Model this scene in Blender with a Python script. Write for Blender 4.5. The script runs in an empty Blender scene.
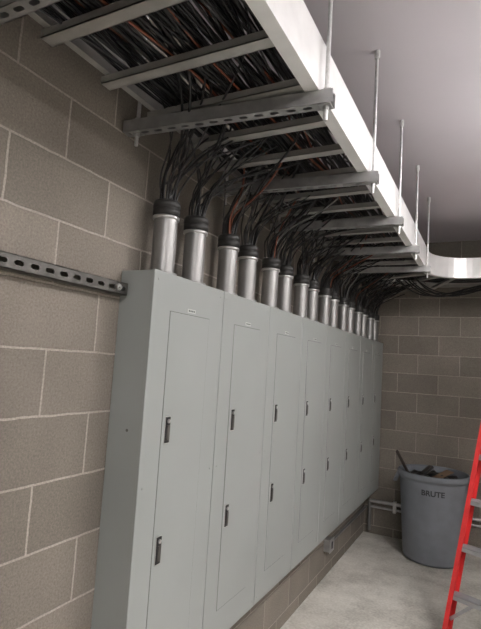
import bpy, bmesh, math, random
from mathutils import Matrix, Vector
random.seed(7)
S=bpy.context.scene
S.view_settings.view_transform='Standard'
S.view_settings.look='None'

# ------------------------------------------------------------ materials
def lin(c): return tuple(((v/255)/12.92 if v/255<=.04045 else ((v/255+.055)/1.055)**2.4) for v in c)+(1,)
def newmat(name):
    m=bpy.data.materials.new(name); m.use_nodes=True
    nt=m.node_tree; return m,nt,nt.nodes['Principled BSDF']
def simple(name,rgb,rough=.5,metal=0,noise=0.06,scale=8,bump=0,bscale=200,rvar=0.08,spec=.5):
    m,nt,b=newmat(name); N=nt.nodes; L=nt.links
    tc=N.new('ShaderNodeTexCoord'); n=N.new('ShaderNodeTexNoise'); n.inputs['Scale'].default_value=scale; n.inputs['Detail'].default_value=5
    L.new(tc.outputs['Object'],n.inputs['Vector'])
    r=N.new('ShaderNodeValToRGB'); c=lin(rgb)
    r.color_ramp.elements[0].position=.3; r.color_ramp.elements[1].position=.7
    r.color_ramp.elements[0].color=tuple(v*(1-noise*2) for v in c[:3])+(1,)
    r.color_ramp.elements[1].color=tuple(min(1,v*(1+noise*2)) for v in c[:3])+(1,)
    L.new(n.outputs['Fac'],r.inputs['Fac']); L.new(r.outputs['Color'],b.inputs['Base Color'])
    mr=N.new('ShaderNodeMapRange'); mr.inputs['To Min'].default_value=max(0,rough-rvar); mr.inputs['To Max'].default_value=min(1,rough+rvar)
    L.new(n.outputs['Fac'],mr.inputs['Value']); L.new(mr.outputs['Result'],b.inputs['Roughness'])
    b.inputs['Metallic'].default_value=metal; b.inputs['Specular IOR Level'].default_value=spec
    if bump:
        n2=N.new('ShaderNodeTexNoise'); n2.inputs['Scale'].default_value=bscale; L.new(tc.outputs['Object'],n2.inputs['Vector'])
        bp=N.new('ShaderNodeBump'); bp.inputs['Strength'].default_value=bump; bp.inputs['Distance'].default_value=.003
        L.new(n2.outputs['Fac'],bp.inputs['Height']); L.new(bp.outputs['Normal'],b.inputs['Normal'])
    return m
PITCH=.19
def cmu(name,axis,off):
    m,nt,b=newmat(name); N=nt.nodes; L=nt.links
    tc=N.new('ShaderNodeTexCoord'); sp=N.new('ShaderNodeSeparateXYZ'); L.new(tc.outputs['Object'],sp.inputs[0])
    a1=N.new('ShaderNodeMath'); a1.inputs[1].default_value=off; L.new(sp.outputs[axis],a1.inputs[0])
    a2=N.new('ShaderNodeMath'); a2.inputs[1].default_value=-.08+PITCH*20; L.new(sp.outputs[2],a2.inputs[0])
    cb=N.new('ShaderNodeCombineXYZ'); L.new(a1.outputs[0],cb.inputs[0]); L.new(a2.outputs[0],cb.inputs[1])
    wn=N.new('ShaderNodeTexNoise'); wn.inputs['Scale'].default_value=14; L.new(tc.outputs['Object'],wn.inputs['Vector'])
    vm=N.new('ShaderNodeVectorMath'); vm.operation='MULTIPLY_ADD'; vm.inputs[1].default_value=(.006,.006,0)
    L.new(wn.outputs['Color'],vm.inputs[0]); L.new(cb.outputs[0],vm.inputs[2])
    br=N.new('ShaderNodeTexBrick'); br.inputs['Scale'].default_value=1; br.inputs['Brick Width'].default_value=PITCH*2; br.inputs['Row Height'].default_value=PITCH
    br.inputs['Mortar Size'].default_value=.004; br.inputs['Mortar Smooth'].default_value=.3; br.inputs['Bias'].default_value=0
    br.inputs['Color1'].default_value=lin((134,127,118)); br.inputs['Color2'].default_value=lin((114,108,100)); br.inputs['Mortar'].default_value=lin((162,155,146))
    L.new(vm.outputs[0],br.inputs['Vector'])
    n=N.new('ShaderNodeTexNoise'); n.inputs['Scale'].default_value=150; n.inputs['Detail'].default_value=4; n.inputs['Roughness'].default_value=.75; L.new(tc.outputs['Object'],n.inputs['Vector'])
    n3=N.new('ShaderNodeTexNoise'); n3.inputs['Scale'].default_value=3; n3.inputs['Detail'].default_value=6; L.new(tc.outputs['Object'],n3.inputs['Vector'])
    rr=N.new('ShaderNodeMapRange'); rr.inputs['From Min'].default_value=.3; rr.inputs['From Max'].default_value=.7; rr.inputs['To Min'].default_value=.70; rr.inputs['To Max'].default_value=1.24; L.new(n.outputs['Fac'],rr.inputs['Value'])
    r3=N.new('ShaderNodeMapRange'); r3.inputs['From Min'].default_value=.3; r3.inputs['From Max'].default_value=.7; r3.inputs['To Min'].default_value=.88; r3.inputs['To Max'].default_value=1.10; L.new(n3.outputs['Fac'],r3.inputs['Value'])
    mu=N.new('ShaderNodeMath'); mu.operation='MULTIPLY'; L.new(rr.outputs[0],mu.inputs[0]); L.new(r3.outputs[0],mu.inputs[1])
    sc=N.new('ShaderNodeVectorMath'); sc.operation='SCALE'; L.new(br.outputs['Color'],sc.inputs[0]); L.new(mu.outputs[0],sc.inputs['Scale'])
    L.new(sc.outputs[0],b.inputs['Base Color']); b.inputs['Roughness'].default_value=.93; b.inputs['Specular IOR Level'].default_value=.2
    h=N.new('ShaderNodeMath'); h.operation='MULTIPLY_ADD'; h.inputs[1].default_value=-1.0; L.new(br.outputs['Fac'],h.inputs[0])
    hn=N.new('ShaderNodeMath'); hn.operation='MULTIPLY'; hn.inputs[1].default_value=.5; L.new(n.outputs['Fac'],hn.inputs[0]); L.new(hn.outputs[0],h.inputs[2])
    bp=N.new('ShaderNodeBump'); bp.inputs['Strength'].default_value=.7; bp.inputs['Distance'].default_value=.006
    L.new(h.outputs[0],bp.inputs['Height']); L.new(bp.outputs['Normal'],b.inputs['Normal'])
    return m
M_wallL=cmu('cmu_block_side',1,-.998+.38*20); M_wallB=cmu('cmu_block_end',0,.38*20+.09)
def concrete():
    m,nt,b=newmat('concrete_floor'); N=nt.nodes; L=nt.links
    tc=N.new('ShaderNodeTexCoord')
    n=N.new('ShaderNodeTexNoise'); n.inputs['Scale'].default_value=2.2; n.inputs['Detail'].default_value=9; n.inputs['Roughness'].default_value=.65; L.new(tc.outputs['Object'],n.inputs['Vector'])
    r=N.new('ShaderNodeValToRGB'); e=r.color_ramp.elements; e[0].position=.32; e[0].color=lin((156,152,144)); e[1].position=.66; e[1].color=lin((216,213,205))
    x=e.new(.5); x.color=lin((195,192,184)); L.new(n.outputs['Fac'],r.inputs['Fac'])
    n2=N.new('ShaderNodeTexNoise'); n2.inputs['Scale'].default_value=60; n2.inputs['Detail'].default_value=4; L.new(tc.outputs['Object'],n2.inputs['Vector'])
    mx=N.new('ShaderNodeMix'); mx.data_type='RGBA'; mx.blend_type='OVERLAY'; mx.inputs[0].default_value=.4
    L.new(r.outputs[0],mx.inputs[6]); L.new(n2.outputs['Fac'],mx.inputs[7]); L.new(mx.outputs[2],b.inputs['Base Color'])
    b.inputs['Roughness'].default_value=.75
    bp=N.new('ShaderNodeBump'); bp.inputs['Strength'].default_value=.2; bp.inputs['Distance'].default_value=.003; L.new(n2.outputs['Fac'],bp.inputs['Height']); L.new(bp.outputs['Normal'],b.inputs['Normal'])
    return m
M_floor=concrete()
M_ceil=simple('painted_ceiling',(216,211,219),.85,0,.02,1.5)
M_wallP=simple('painted_wall',(180,177,174),.85,0,.03,2)
M_panel=simple('panel_grey_paint',(142,146,144),.36,.0,.02,3,.04,300)
M_gap=simple('dark_gap',(72,75,74),.8)
M_black=simple('black_plastic',(24,24,26),.4)
M_blackrub=simple('black_bag',(22,22,24),.35,0,.2,10)
M_label=simple('label_white',(180,183,180),.5)
M_emt=simple('galvanised_conduit',(136,135,134),.42,.7,.04,6,rvar=.04)
M_ring=simple('bright_zinc',(190,190,190),.38,.85,.06,30)
M_bush=simple('dark_bushing',(38,37,37),.5,.1,.1,40)
M_strut=simple('strut_zinc',(165,165,165),.42,.7,.1,18)
M_strutd=simple('strut_dark_zinc',(88,86,83),.5,.6,.12,18)  # darker zinc tone for the wall strut and small fittings
M_alu=simple('tray_aluminium_lit',(240,240,240),.36,.3,.03,12)  # brighter and less metallic: glare on the outer rail put into its colour
M_rung=simple('rung_aluminium',(175,174,170),.42,.6,.06,12)
M_rod=simple('threaded_rod_zinc',(205,205,205),.4,.6,.08,60,.5,300)
M_cable=simple('cable_black',(16,16,18),.36,0,.15,30)
M_cabled=simple('cable_charcoal',(40,40,43),.42,0,.15,30)
M_cableb=simple('cable_brown',(120,64,42),.5)
M_cablew=simple('cable_grey',(110,110,108),.5)
M_can=simple('can_grey_plastic',(114,118,125),.55,0,.05,9,.1,120)
M_canl=simple('can_lettering',(42,44,48),.6)
M_red=simple('ladder_red_fibreglass',(190,42,42),.5,0,.06,14)
M_stepa=simple('ladder_aluminium',(165,165,168),.45,.6,.06,14)
M_wood=simple('broom_wood',(46,38,34),.6)
M_paper=simple('scrap_cardboard',(120,98,78),.8)
M_house=simple('fixture_white',(220,220,220),.5)

# ------------------------------------------------------------ mesh builder
class B:
    def __init__(s): s.v=[];s.f=[];s.m=[];s.sm=[];s.mats=[]
    def mi(s,m):
        if m not in s.mats: s.mats.append(m)
        return s.mats.index(m)
    def add(s,vs,fs,m,smooth=False):
        o=len(s.v); s.v+= [tuple(v) for v in vs]; k=s.mi(m)
        for f in fs: s.f.append([i+o for i in f]); s.m.append(k); s.sm.append(smooth)
    def box(s,lo,hi,m,bev=0):
        if bev:
            bm=bmesh.new(); bmesh.ops.create_cube(bm,size=1)
            for v in bm.verts:
                for i in range(3): v.co[i]=(lo[i]+hi[i])/2+v.co[i]*(hi[i]-lo[i])
            bmesh.ops.bevel(bm,geom=bm.edges[:],offset=bev,segments=2,affect='EDGES',profile=.5)
            bm.verts.index_update(); s.add([v.co[:] for v in bm.verts],[[v.index for v in f.verts] for f in bm.faces],m); bm.free(); return
        x0,y0,z0=lo;x1,y1,z1=hi
        s.add([(x0,y0,z0),(x1,y0,z0),(x1,y1,z0),(x0,y1,z0),(x0,y0,z1),(x1,y0,z1),(x1,y1,z1),(x0,y1,z1)],
              [(0,3,2,1),(4,5,6,7),(0,1,5,4),(1,2,6,5),(2,3,7,6),(3,0,4,7)],m)
    def obox(s,p0,p1,w,d,wd,m):
        p0=Vector(p0);p1=Vector(p1);a=(p1-p0).normalized();W=Vector(wd);W=(W-a*W.dot(a)).normalized();D=a.cross(W)
        vs=[]
        for p in(p0,p1):
            for i,j in((-1,-1),(1,-1),(1,1),(-1,1)): vs.append(p+W*w/2*i+D*d/2*j)
        s.add(vs,[(0,3,2,1),(4,5,6,7),(0,1,5,4),(1,2,6,5),(2,3,7,6),(3,0,4,7)],m)
    def tube(s,p0,p1,r0,m,r1=None,n=20,caps=True,smooth=True):
        r1=r0 if r1 is None else r1
        p0=Vector(p0);p1=Vector(p1);a=(p1-p0).normalized();W=a.orthogonal().normalized();D=a.cross(W)
        vs=[]
        for p,r in((p0,r0),(p1,r1)):
            for i in range(n):
                t=2*math.pi*i/n; vs.append(p+W*math.cos(t)*r+D*math.sin(t)*r)
        s.add(vs,[(i,(i+1)%n,n+(i+1)%n,n+i) for i in range(n)],m,smooth)
        if caps: s.add(vs,[tuple(range(n))[::-1],tuple(range(n,2*n))],m)
    def lathe(s,c,prof,m,n=48):
        c=Vector(c); vs=[]
        for r,z in prof:
            for i in range(n):
                t=2*math.pi*i/n; vs.append(c+Vector((r*math.cos(t),r*math.sin(t),z)))
        fs=[]
        for k in range(len(prof)-1):
            for i in range(n): fs.append((k*n+i,k*n+(i+1)%n,(k+1)*n+(i+1)%n,(k+1)*n+i))
        s.add(vs,fs,m,True)
    def sweep(s,path,prof,m,closed=True):
        P=[Vector((p[0],p[1])) for p in path]; vs=[];k=len(prof)
        for i,p in enumerate(P):
            t=((P[min(i+1,len(P)-1)]-P[max(i-1,0)])).normalized(); nrm=Vector((t.y,-t.x))
            for o,z in prof:
                q=p+nrm*o; vs.append((q.x,q.y,z))
        fs=[]
        for i in range(len(P)-1):
            for j in range(k if closed else k-1): fs.append((i*k+j,(i+1)*k+j,(i+1)*k+(j+1)%k,i*k+(j+1)%k))
        if closed: fs+= [tuple(range(k)),tuple(range((len(P)-1)*k,len(P)*k))[::-1]]
        s.add(vs,fs,m)
    def slotted(s,o,U,V,Nn,length,width,m,pitch=.05,sl=.03,sw=.014,th=.0026):
        o=Vector(o);U=Vector(U);V=Vector(V);Nn=Vector(Nn)
        n=max(1,round(length/pitch)); p=length/n; h=sw/2
        for i in range(n):
            u0=i*p;u1=u0+p;cu=(u0+u1)/2
            ring=[]
            for t in range(12):
                a=math.pi/2-math.pi*t/5 if t<6 else -math.pi/2-math.pi*(t-6)/5
                cx=(sl/2-h)*(1 if t<6 else -1)
                ring.append((cu+cx+h*math.cos(a),width/2+h*math.sin(a)))
            out=[(cu+(sl/2-h),width),(u1,width),(u1,width*.75),(u1,width*.25),(u1,0),(cu+(sl/2-h),0),(cu-(sl/2-h),0),(u0,0),(u0,width*.25),(u0,width*.75),(u0,width),(cu-(sl/2-h),width)]
            for zz in(0,th):
                vs=[o+U*a+V*b+Nn*zz for a,b in out]+[o+U*a+V*b+Nn*zz for a,b in ring]
                s.add(vs,[(j,(j+1)%12,12+(j+1)%12,12+j) for j in range(12)],m)
            vs=[o+U*a+V*b for a,b in ring]+[o+U*a+V*b+Nn*th for a,b in ring]
            s.add(vs,[(j,(j+1)%12,12+(j+1)%12,12+j) for j in range(12)],m)
    def make(s,name,parent=None):
        me=bpy.data.meshes.new(name); me.from_pydata(s.v,[],s.f)
        for m in s.mats: me.materials.append(m)
        for p,k,q in zip(me.polygons,s.m,s.sm): p.material_index=k; p.use_smooth=q
        bm=bmesh.new(); bm.from_mesh(me); bmesh.ops.recalc_face_normals(bm,faces=bm.faces[:]); bm.to_mesh(me); bm.free()
        ob=bpy.data.objects.new(name,me); bpy.context.collection.objects.link(ob)
        if parent: ob.parent=parent
        return ob
def empty(name):
    e=bpy.data.objects.new(name,None); bpy.context.collection.objects.link(e); return e

# ------------------------------------------------------------ room
YB=5.13; ZC=2.92; XR=4.2; YF=-2.6
def wall(name,lo,hi,m): b=B(); b.box(lo,hi,m); return b.make(name)
wall('wall_left',(-.2,YF,0),(0,YB,ZC),M_wallL)
wall('wall_back',(-.2,YB,0),(XR+.2,YB+.2,ZC),M_wallB)
wall('wall_right',(XR,YF,0),(XR+.2,YB,ZC),M_wallP)
wall('wall_front',(-.2,YF-.2,0),(XR+.2,YF,ZC),M_wallP)
wall('floor',(-.2,YF-.2,-.1),(XR+.2,YB+.2,0),M_floor)
wall('ceiling',(-.2,YF-.2,ZC),(XR+.2,YB+.2,ZC+.1),M_ceil)

# ------------------------------------------------------------ electrical panels
PW=.475; Y0=1.2764; PD=.1476; PT=1.886; PB=.457
for k in range(8):
    b=B(); y0=Y0+k*PW+.002; y1=Y0+(k+1)*PW-.002
    b.box((0.001,y0+.003,PB+.002),(PD-.012,y1-.003,PT-.002),M_panel,.002)
    b.box((PD-.0125,y0,PB),(PD-.002,y1,PT),M_panel,.002)
    d0,d1,e0,e1=y0+.103,y1-.108,PB+.125,PT-.13
    b.box((PD-.004,d0-.0018,e0-.0018),(PD-.0015,d1+.0018,e1+.0018),M_gap)
    b.box((PD-.004,d0,e0),(PD-.0003,d1,e1),M_panel,.001)
    for hz in (1.349,.951):
        hy=d0+.03
        b.box((PD-.001,hy-.013,hz-.044),(PD+.004,hy+.013,hz+.044),M_black,.002)
        b.box((PD+.003,hy-.008,hz-.034),(PD+.008,hy+.008,hz+.016),M_strutd,.002)
        b.tube((PD+.003,hy,hz+.03),(PD+.007,hy,hz+.03),.007,M_ring,n=16)
        b.box((PD-.001,hy-.0155,hz-.0465),(PD+.0015,hy+.0155,hz+.0465),M_ring,.001)
    c=(y0+y1)/2
    b.box((PD-.003,c-.026,PT-.121),(PD-.0008,c+.026,PT-.107),M_label)
    for q in range(4): b.box((PD-.001,c-.02+.011*q,PT-.117),(PD-.0003,c-.013+.011*q,PT-.111),M_gap)
    for yy in(y0+.025,y1-.025):
        for zz in(PB+.03,(PB+PT)/2,PT-.03): b.tube((PD-.003,yy,zz),(PD-.0005,yy,zz),.0045,M_panel,n=12)
    for zz in(PB+.12,(PB+PT)/2+.18): b.tube((PD*.55,y0+.004,zz),(PD*.55,y0+.002,zz),.005,M_strutd,n=12)
    b.make('electrical_panel')

# ------------------------------------------------------------ conduits
CT=2.157; cond=[]
for k in range(8):
    c=Y0+(k+.5)*PW
    for dy in(-.108,.092):
        y=c+dy; cx=.078; cond.append((cx,y))
        b=B(); r=.043
        b.lathe((cx,y,0),[(r,PT+.0005),(r,CT-.02)],M_emt,36)
        b.lathe((cx,y,0),[(r,PT+.0005),(r+.011,PT+.001),(r+.011,PT+.011),(r,PT+.012)],M_emt,12)
        b.lathe((cx,y,0),[(r,CT-.066),(r+.006,CT-.064),(r+.006,CT-.054),(r+.0015,CT-.053)],M_ring,36)
        b.lathe((cx,y,0),[(r+.001,CT-.052),(r+.007,CT-.050),(r+.007,CT-.028),(r+.004,CT-.026),(r+.007,CT-.024),(r+.007,CT-.004),(r+.003,CT+.002),(r-.005,CT+.002),(r-.007,CT-.06)],M_bush,36)
        b.make('metal_conduit')

# ------------------------------------------------------------ cable tray
TB=2.395; TT=2.56; xi=.10; xo=.685; yn=4.30; yfar=4.92
def arc(cx,cy,r,a0,a1,n=10): return [(cx+r*math.cos(a0+(a1-a0)*i/n),cy+r*math.sin(a0+(a1-a0)*i/n)) for i in range(n+1)]
outer=[(xo,YF+.05),(xo,yn-.3)]+arc(xo+.3,yn-.3,.3,math.pi,math.pi/2)[1:]+[(XR-.05,yn)]
inner=[(xi,YF+.05),(xi,yfar-.45)]+arc(xi+.45,yfar-.45,.45,math.pi,math.pi/2)[1:]+[(XR-.05,yfar)]
tray=empty('cable_tray')
t=.004
def cprof(sgn,fl=.042,zb=TB,zt=TT):
    return [(0,zb),(sgn*fl,zb),(sgn*fl,zb+t),(sgn*t,zb+t),(sgn*t,zt-t),(sgn*fl*.7,zt-t),(sgn*fl*.7,zt),(0,zt)]
b=B(); b.sweep(outer,cprof(-1),M_alu); b.make('side_rail_outer',tray)
b=B(); b.sweep(inner,cprof(1,.022,TB+.030,TT),M_rung); b.make('side_rail_inner',tray)
b=B()
RS=.222; y=1.04-RS*16
while y<4.0:
    if y>YF+.1:
        b.box((xi-.012,y-.02,TB+.005),(xo-.004,y+.02,TB+.008),M_rung)
        b.box((xi-.012,y-.02,TB+.005),(xo-.004,y-.0175,TB+.028),M_rung)
        b.box((xi-.012,y+.0175,TB+.005),(xo-.004,y+.02,TB+.028),M_rung)
    y+=RS
for k in range(1,4):
    a=math.pi-k*math.pi/8
    c=Vector((xo+.3,yn-.3,0)); d=Vector((math.cos(a),math.sin(a),0))
    b.obox(c+d*.3+Vector((0,0,TB+.015)),c+d*.93+Vector((0,0,TB+.015)),.04,.02,(-d.y,d.x,0),M_rung)
x=1.1
while x<XR-.1:
    b.box((x-.02,yn,TB+.005),(x+.02,yfar,TB+.026),M_rung); x+=RS
b.make('rungs',tray)

# ------------------------------------------------------------ trapeze struts + rods
def nut(b,x,y,z,r=.0105,h=.009): b.tube((x,y,z),(x,y,z+h),r,M_ring,n=6,smooth=False)
def hanger(name,p0,p1):
    b=B(); p0=Vector(p0);p1=Vector(p1);L=(p1-p0).length;U=(p1-p0).normalized();V=Vector((0,0,1)).cross(U);Z=Vector((0,0,1));w=.041
    b.slotted(p0-V*w/2,U,V,Z,L,w,M_strut)
    for sg in(-1,1):
        c0=p0+V*sg*(w/2-.0013);c1=p1+V*sg*(w/2-.0013)
        b.obox(c0+Z*.0205,c1+Z*.0205,.0026,.041,V,M_strut)
        c0=p0+V*sg*(w/2-.005);c1=p1+V*sg*(w/2-.005)
        b.obox(c0+Z*.0398,c1+Z*.0398,.0095,.0026,V,M_strut)
    for q in(p0+U*.045,p1-U*.022):
        b.tube((q.x,q.y,p0.z-.045),(q.x,q.y,ZC),.0065,M_rod,n=10)
        nut(b,q.x,q.y,p0.z-.012);nut(b,q.x,q.y,p0.z+.044)
        b.box((q.x-.018,q.y-.018,p0.z-.003),(q.x+.018,q.y+.018,p0.z),M_ring)
        b.box((q.x-.012,q.y-.018,p0.z+.041),(q.x+.018,q.y+.018,p0.z+.044),M_ring)
        b.tube((q.x,q.y,ZC-.035),(q.x,q.y,ZC),.012,M_rod,n=8,smooth=False)
    return b.make(name)
SZ=2.352
for y in(-1.86,-1.23,-.6,.03,.66,1.30,1.93,2.55,3.17,3.79):
    hanger('trapeze_hanger',(.008,y-(.065 if y>1 else 0),SZ),(.724,y,SZ))
for x in(1.3,2.2,3.1): hanger('trapeze_hanger',(x,4.24,SZ),(x,5.0,SZ))

# strut on the side wall
b=B()
o=Vector((.041,-2.3,1.795)); L=1.272+2.3
b.slotted(o-Vector((.0026,0,0)),(0,1,0),(0,0,1),(1,0,0),L,.041,M_strutd)
b.box((.0,-2.3,1.795),(.041,1.272,1.7976),M_strutd); b.box((.0,-2.3,1.8334),(.041,1.272,1.836),M_strutd)
for y in(-1.5,-.3,1.22):
    b.tube((.04,y,1.8155),(.052,y,1.8155),.012,M_ring,n=6,smooth=False); b.tube((.04,y,1.8155),(.06,y,1.8155),.005,M_ring,n=8)
b.make('wall_strut_channel')

# ------------------------------------------------------------ cables
def cablecurve(name,paths,mats):
    cu=bpy.data.curves.new(name,'CURVE'); cu.dimensions='3D'; cu.bevel_depth=.007; cu.bevel_resolution=1; cu.resolution_u=5
    for m in mats: cu.materials.append(m)
    for pts,r,mi in paths:
        s=cu.splines.new('NURBS'); s.points.add(len(pts)-1)
        for p,q in zip(s.points,pts): p.co=(q[0],q[1],q[2],1); p.radius=r
        s.order_u=4; s.use_endpoint_u=True; s.material_index=mi; s.use_smooth=True
    ob=bpy.data.objects.new(name,cu); bpy.context.collection.objects.link(ob); return ob
R=random.uniform
def pick():
    q=random.random(); return 0 if q<.72 else (3 if q<.93 else (1 if q<.96 else 2))
paths=[]
def turn(x,z):
    rad=(xo+.3)-x; out=[]
    for i in range(0,7):
        a=math.pi-i*math.pi/12
        out.append(((xo+.3)+rad*math.cos(a),(yn-.3)+rad*math.sin(a),z+R(-.006,.006)))
    yy=(yn-.3)+rad
    xx=1.4
    while xx<XR-.1: out.append((xx,yy+R(-.012,.012),z+R(-.006,.006))); xx+=.4
    return out
for i in range(40):
    x=.15+.50*((i*0.618)%1); z=2.437+.05*random.random(); pts=[]; y=YF+.1
    ph=R(0,6); am=R(.01,.07)
    while y<3.9:
        pts.append((min(.66,max(.125,x+am*math.sin(y*1.7+ph)+R(-.025,.025))),y,z+R(-.008,.014))); y+=.27
    x2=min(.65,max(.14,x)); pts+=turn(x2,z)
    paths.append((pts,R(.75,1.05),0 if random.random()<.8 else 3))
for ci,(cx,cy) in enumerate(cond):
    n=16
    for j in range(n):
        a=2*math.pi*j/n*1.618+R(-.2,.2); rr=.032*math.sqrt((j+.3)/n)
        x0=cx+rr*math.cos(a); y0=cy+rr*math.sin(a); xt=R(.13,.60); sg=-1 if random.random()<.62 else 1
        if ci<4: sg=-1 if random.random()<.65 else 1
        z1=2.44+R(0,.12); k=R(.03,.30)
        pts=[(x0,y0,CT-.06),(x0,y0,CT+.02),(x0+(x0-cx)*.6+R(-.006,.006),y0+(y0-cy)*.9+sg*.012,CT+R(.06,.1)),
             (x0+(xt-x0)*R(.12,.3),y0+sg*k*R(0,.35),CT+R(.13,.18)),(x0+(xt-x0)*R(.4,.65),y0+sg*k*R(.35,.75),CT+R(.20,.27)),(xt,y0+sg*k*1.3,z1),(xt+R(-.03,.03),y0+sg*(k*1.3+.3),z1+R(-.02,.01))]
        y=y0+sg*(k*1.3+.6)
        L=R(.6,2.0)
        ye=max(YF+.1,y-L) if sg<0 else min(3.9,y+L)
        while (y-ye)*sg<0:
            pts.append((min(.65,max(.13,xt+R(-.05,.05))),y,z1-.01+R(-.02,.012))); y+=sg*.3
        paths.append((pts,R(.45,.72),pick()))
for j in range(8):
    x=R(.2,.55); paths.append(([(x,3.9,2.46),(x+.02,4.2,2.44),(x+.1,4.55,2.33+R(-.03,.03)),(x+.3,4.75,2.30+R(-.03,.04)),(x+.55,4.8,2.38),(x+.8,4.8,2.45),(x+1.2,4.8,2.46)],R(.7,1),0))
cablecurve('cable_bundle',paths,[M_cable,M_cableb,M_cablew,M_cabled])

# ------------------------------------------------------------ small items on walls
b=B()
b.box((0.0,3.79,.205),(.05,3.89,.295),M_strut,.004); b.box((.05,3.785,.20),(.053,3.895,.30),M_ring,.001)
b.box((.053,3.825,.225),(.057,3.855,.275),M_black,.001)
b.tube((.025,3.89,.25),(.025,YB-.03,.25),.011,M_emt,n=14)
b.make('outlet_box')
b=B(); yy=YB-.03
b.tube((.06,yy,.32),(XR-.05,yy,.32),.017,M_ring,n=16)
b.tube((.06,yy,.265),(XR-.05,yy,.265),.011,M_ring,n=14)
for x in(.3,1.15,2.3,3.4): b.box((x-.015,YB-.05,.24),(x+.015,YB,.345),M_ring,.002)
b.lathe((.06,yy,0),[(.017,.04),(.017,.32)],M_emt,16)
b.make('wall_conduit_run')

# ------------------------------------------------------------ trash can
can=empty('trash_can'); CX,CY=.675,4.79
b=B()
b.lathe((CX,CY,0),[(0,0.004),(.225,.004),(.238,.012),(.243,.03),(.262,.35),(.281,.66),(.283,.672),(.283,.69),(.296,.695),(.301,.705),(.303,.735),(.298,.745),(.285,.745),(.279,.735),(.275,.66),(.235,.04),(0,.03)],M_can,64)
b.make('body',can)
vdir=Vector((1.14-CX,-CY,0)).normalized(); side=Vector((-vdir.y,vdir.x,0))
b=B()
for sg in(-1,1):
    c=Vector((CX,CY,0))+side*sg*.293; pts=[]
    for i in range(9):
        a=math.pi*i/8; q=c+vdir*.075*math.cos(a)+side*sg*.03*math.sin(a)+Vector((0,0,.70-.075*math.sin(a))); pts.append(q)
    for p,q in zip(pts[:-1],pts[1:]): b.obox(p,q,.03,.016,side,M_can)
    for q in(pts[0],pts[-1]): b.tube(q-Vector((0,0,.02)),q+Vector((0,0,.02)),.013,M_can,n=12)
b.make('handles',can)
bm=bmesh.new(); bmesh.ops.create_uvsphere(bm,u_segments=40,v_segments=20,radius=.262)
for v in bm.verts:
    d=v.co.normalized(); n=.5*math.sin(d.x*9+d.y*5)+.4*math.sin(d.y*13-d.x*7+1)+.3*math.sin(d.x*21+d.y*17)
    v.co=Vector((v.co.x*(.98),v.co.y*(.98),v.co.z*.24+.026*n))
    v.co+=Vector((CX,CY,.655))
me=bpy.data.meshes.new('bag'); bm.to_mesh(me); bm.free(); me.materials.append(M_blackrub)
for p in me.polygons:p.use_smooth=True
ob=bpy.data.objects.new('bag_and_rubbish',me); bpy.context.collection.objects.link(ob); ob.parent=can
b=B()
b.tube((CX-.15,CY+.02,.58),(CX-.30,CY-.12,.90),.013,M_wood,n=12)
b.obox((CX+.02,CY-.12,.70),(CX+.14,CY-.02,.77),.10,.004,(0,1,.3),M_paper)
b.obox((CX-.10,CY-.02,.70),(CX-.02,CY+.03,.78),.09,.02,(0,1,.3),M_black)
b.make('broom_handle_and_scraps',can)
tc=bpy.data.curves.new('lettering','FONT'); tc.body='BRUTE'; tc.size=.062; tc.align_x='CENTER'; tc.extrude=.0015; tc.offset=.0016
to=bpy.data.objects.new('lettering_tmp',tc); bpy.context.collection.objects.link(to); bpy.context.view_layer.update()
me=bpy.data.meshes.new_from_object(to.evaluated_get(bpy.context.evaluated_depsgraph_get())); bpy.data.objects.remove(to)
a0=math.atan2(vdir.y,vdir.x)
for v in me.vertices:
    z=.585+v.co.y; r=.262+(z-.35)*.0613+.0012+v.co.z; a=a0+v.co.x/.274
    v.co=Vector((CX+r*math.cos(a),CY+r*math.sin(a),z))
me.materials.clear(); me.materials.append(M_canl)
ob=bpy.data.objects.new('lettering',me); bpy.context.collection.objects.link(ob); ob.parent=can

# ------------------------------------------------------------ step ladder (local: x across, y towards the back legs)
lad=empty('step_ladder'); lad.location=(.888,3.40,0); lad.rotation_euler=(0,0,-math.radians(22))
A=Vector((0,0,0)); LW=.66; LH=2.2
tl=Vector((.16,.51,LH)); tr=Vector((LW-.16,.51,LH)); br_=Vector((LW,0,0))
b=B()
for p0,p1,sg in((A,tl,1),(br_,tr,-1)):
    b.obox(p0+Vector((0,0,.02)),p1,.004,.075,(1,0,0),M_red)
    for oy in(-.036,.036): b.obox(p0+Vector((sg*.012,oy,.02)),p1+Vector((sg*.012,oy,0)),.026,.004,(1,0,0),M_red)
    b.obox(p0+Vector((sg*.01,0,0)),p0+Vector((sg*.01,.004,.05)),.04,.09,(1,0,0),M_black)
ra=Vector((.01,1.2,0)); rb=Vector((LW-.01,1.2,0)); rtl=tl+Vector((.015,.07,0)); rtr=tr+Vector((-.015,.07,0))
for p0,p1,sg in((ra,rtl,1),(rb,rtr,-1)):
    b.obox(p0+Vector((0,0,.02)),p1,.004,.05,(1,0,0),M_red)
    for oy in(-.024,.024): b.obox(p0+Vector((sg*.01,oy,.02)),p1+Vector((sg*.01,oy,0)),.022,.004,(1,0,0),M_red)
    b.obox(p0+Vector((sg*.008,0,0)),p0+Vector((sg*.008,0,.05)),.035,.06,(1,0,0),M_black)
b.make('rails',lad)
b=B()
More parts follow.
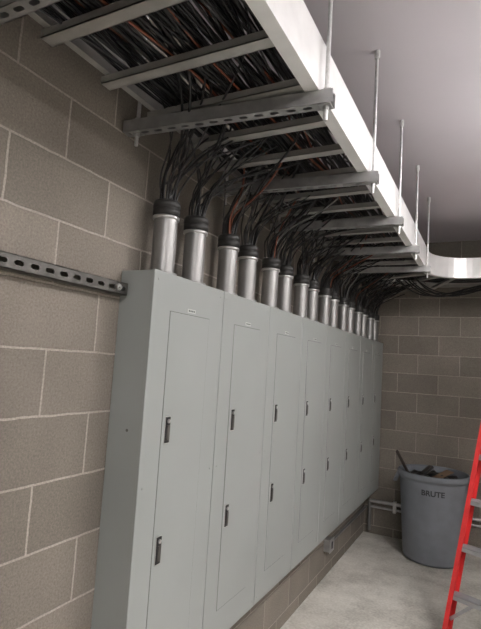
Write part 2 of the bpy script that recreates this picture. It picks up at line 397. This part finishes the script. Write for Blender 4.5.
for k in range(1,8):
    z=.275*k; f=z/LH; l=A.lerp(tl,f); r=br_.lerp(tr,f)
    b.box((l.x,l.y-.04,z-.004),(r.x,l.y+.04,z),M_stepa)
    b.box((l.x,l.y-.04,z-.028),(r.x,l.y-.037,z),M_stepa); b.box((l.x,l.y+.037,z-.028),(r.x,l.y+.04,z),M_stepa)
    for q in range(5): b.box((l.x+.01,l.y-.03+.014*q,z),(r.x-.01,l.y-.027+.014*q,z+.0015),M_stepa)
    if k==1:
        b.obox(l+Vector((0,-.03,-.15)),l+Vector((.14,-.03,-.02)),.02,.003,(0,0,1),M_stepa)
        b.obox(r+Vector((0,-.03,-.15)),r+Vector((-.14,-.03,-.02)),.02,.003,(0,0,1),M_stepa)
for k in(1,3,5):
    z=.3*k; f=z/LH; l=ra.lerp(rtl,f); r=rb.lerp(rtr,f); b.obox(l,r,.03,.012,(0,0,1),M_stepa)
z=1.15;f=z/LH
for p0,p1,q0,q1 in((A,tl,ra,rtl),(br_,tr,rb,rtr)):
    u=p0.lerp(p1,f);v=q0.lerp(q1,f); b.obox(u,v,.022,.004,(0,0,1),M_stepa)
b.make('steps_and_braces',lad)
b=B(); b.box((tl.x-.04,tl.y-.09,LH-.03),(tr.x+.04,tl.y+.13,LH+.03),M_red,.01); b.make('top_cap',lad)

# ------------------------------------------------------------ ceiling light fixtures (lens below, added fill glow on top)
def emis(name,s):
    m,nt,bs=newmat(name); bs.inputs['Base Color'].default_value=(1,1,1,1); bs.inputs['Emission Color'].default_value=(1,.975,.94,1); bs.inputs['Emission Strength'].default_value=s; return m
M_dn=emis('lamp_lens_down',74); M_upfill=emis('upward_fill_glow',58)  # the upward emitter is an added fill that brightens the ceiling
def fixture(x,y,L,z=2.78):
    e=empty('ceiling_light_fixture')
    b=B(); b.box((x-.085,y-L/2,z),(x+.085,y+L/2,z+.03),M_house,.006)
    for yy in(y-L*.35,y+L*.35): b.tube((x,yy,z+.02),(x,yy,ZC),.004,M_rod,n=8)
    b.make('housing',e)
    b=B(); b.box((x-.075,y-L/2+.02,z-.025),(x+.075,y+L/2-.02,z-.001),M_dn,.008); b.box((x-.06,y-L/2+.03,z+.031),(x+.06,y+L/2-.03,z+.036),M_upfill); b.make('lens',e)  # upper box: added glow aimed at the ceiling, not a lens
fixture(1.80,-.7,1.3); fixture(1.80,2.4,1.3); fixture(3.2,1.0,1.3)

w=bpy.data.worlds.new('world'); S.world=w; w.use_nodes=True; w.node_tree.nodes['Background'].inputs[0].default_value=(.5,.5,.5,1); w.node_tree.nodes['Background'].inputs[1].default_value=.3

# ------------------------------------------------------------ camera
th,pp,ro,F=.4812,.1008,.0618,488.1
f=Vector((-math.sin(th)*math.cos(pp),math.cos(th)*math.cos(pp),math.sin(pp))); r=Vector((math.cos(th),math.sin(th),0)); u=r.cross(f)
rx=r*math.cos(ro)+u*math.sin(ro); uy=u*math.cos(ro)-r*math.sin(ro)
cd=bpy.data.cameras.new('camera'); cd.sensor_fit='VERTICAL'; cd.sensor_height=36; cd.sensor_width=27.5; cd.lens=36*F/629; cd.clip_start=.02
co=bpy.data.objects.new('camera',cd); bpy.context.collection.objects.link(co); S.camera=co
co.matrix_world=Matrix(((rx.x,uy.x,-f.x,1.1415),(rx.y,uy.y,-f.y,0),(rx.z,uy.z,-f.z,1.5895),(0,0,0,1)))
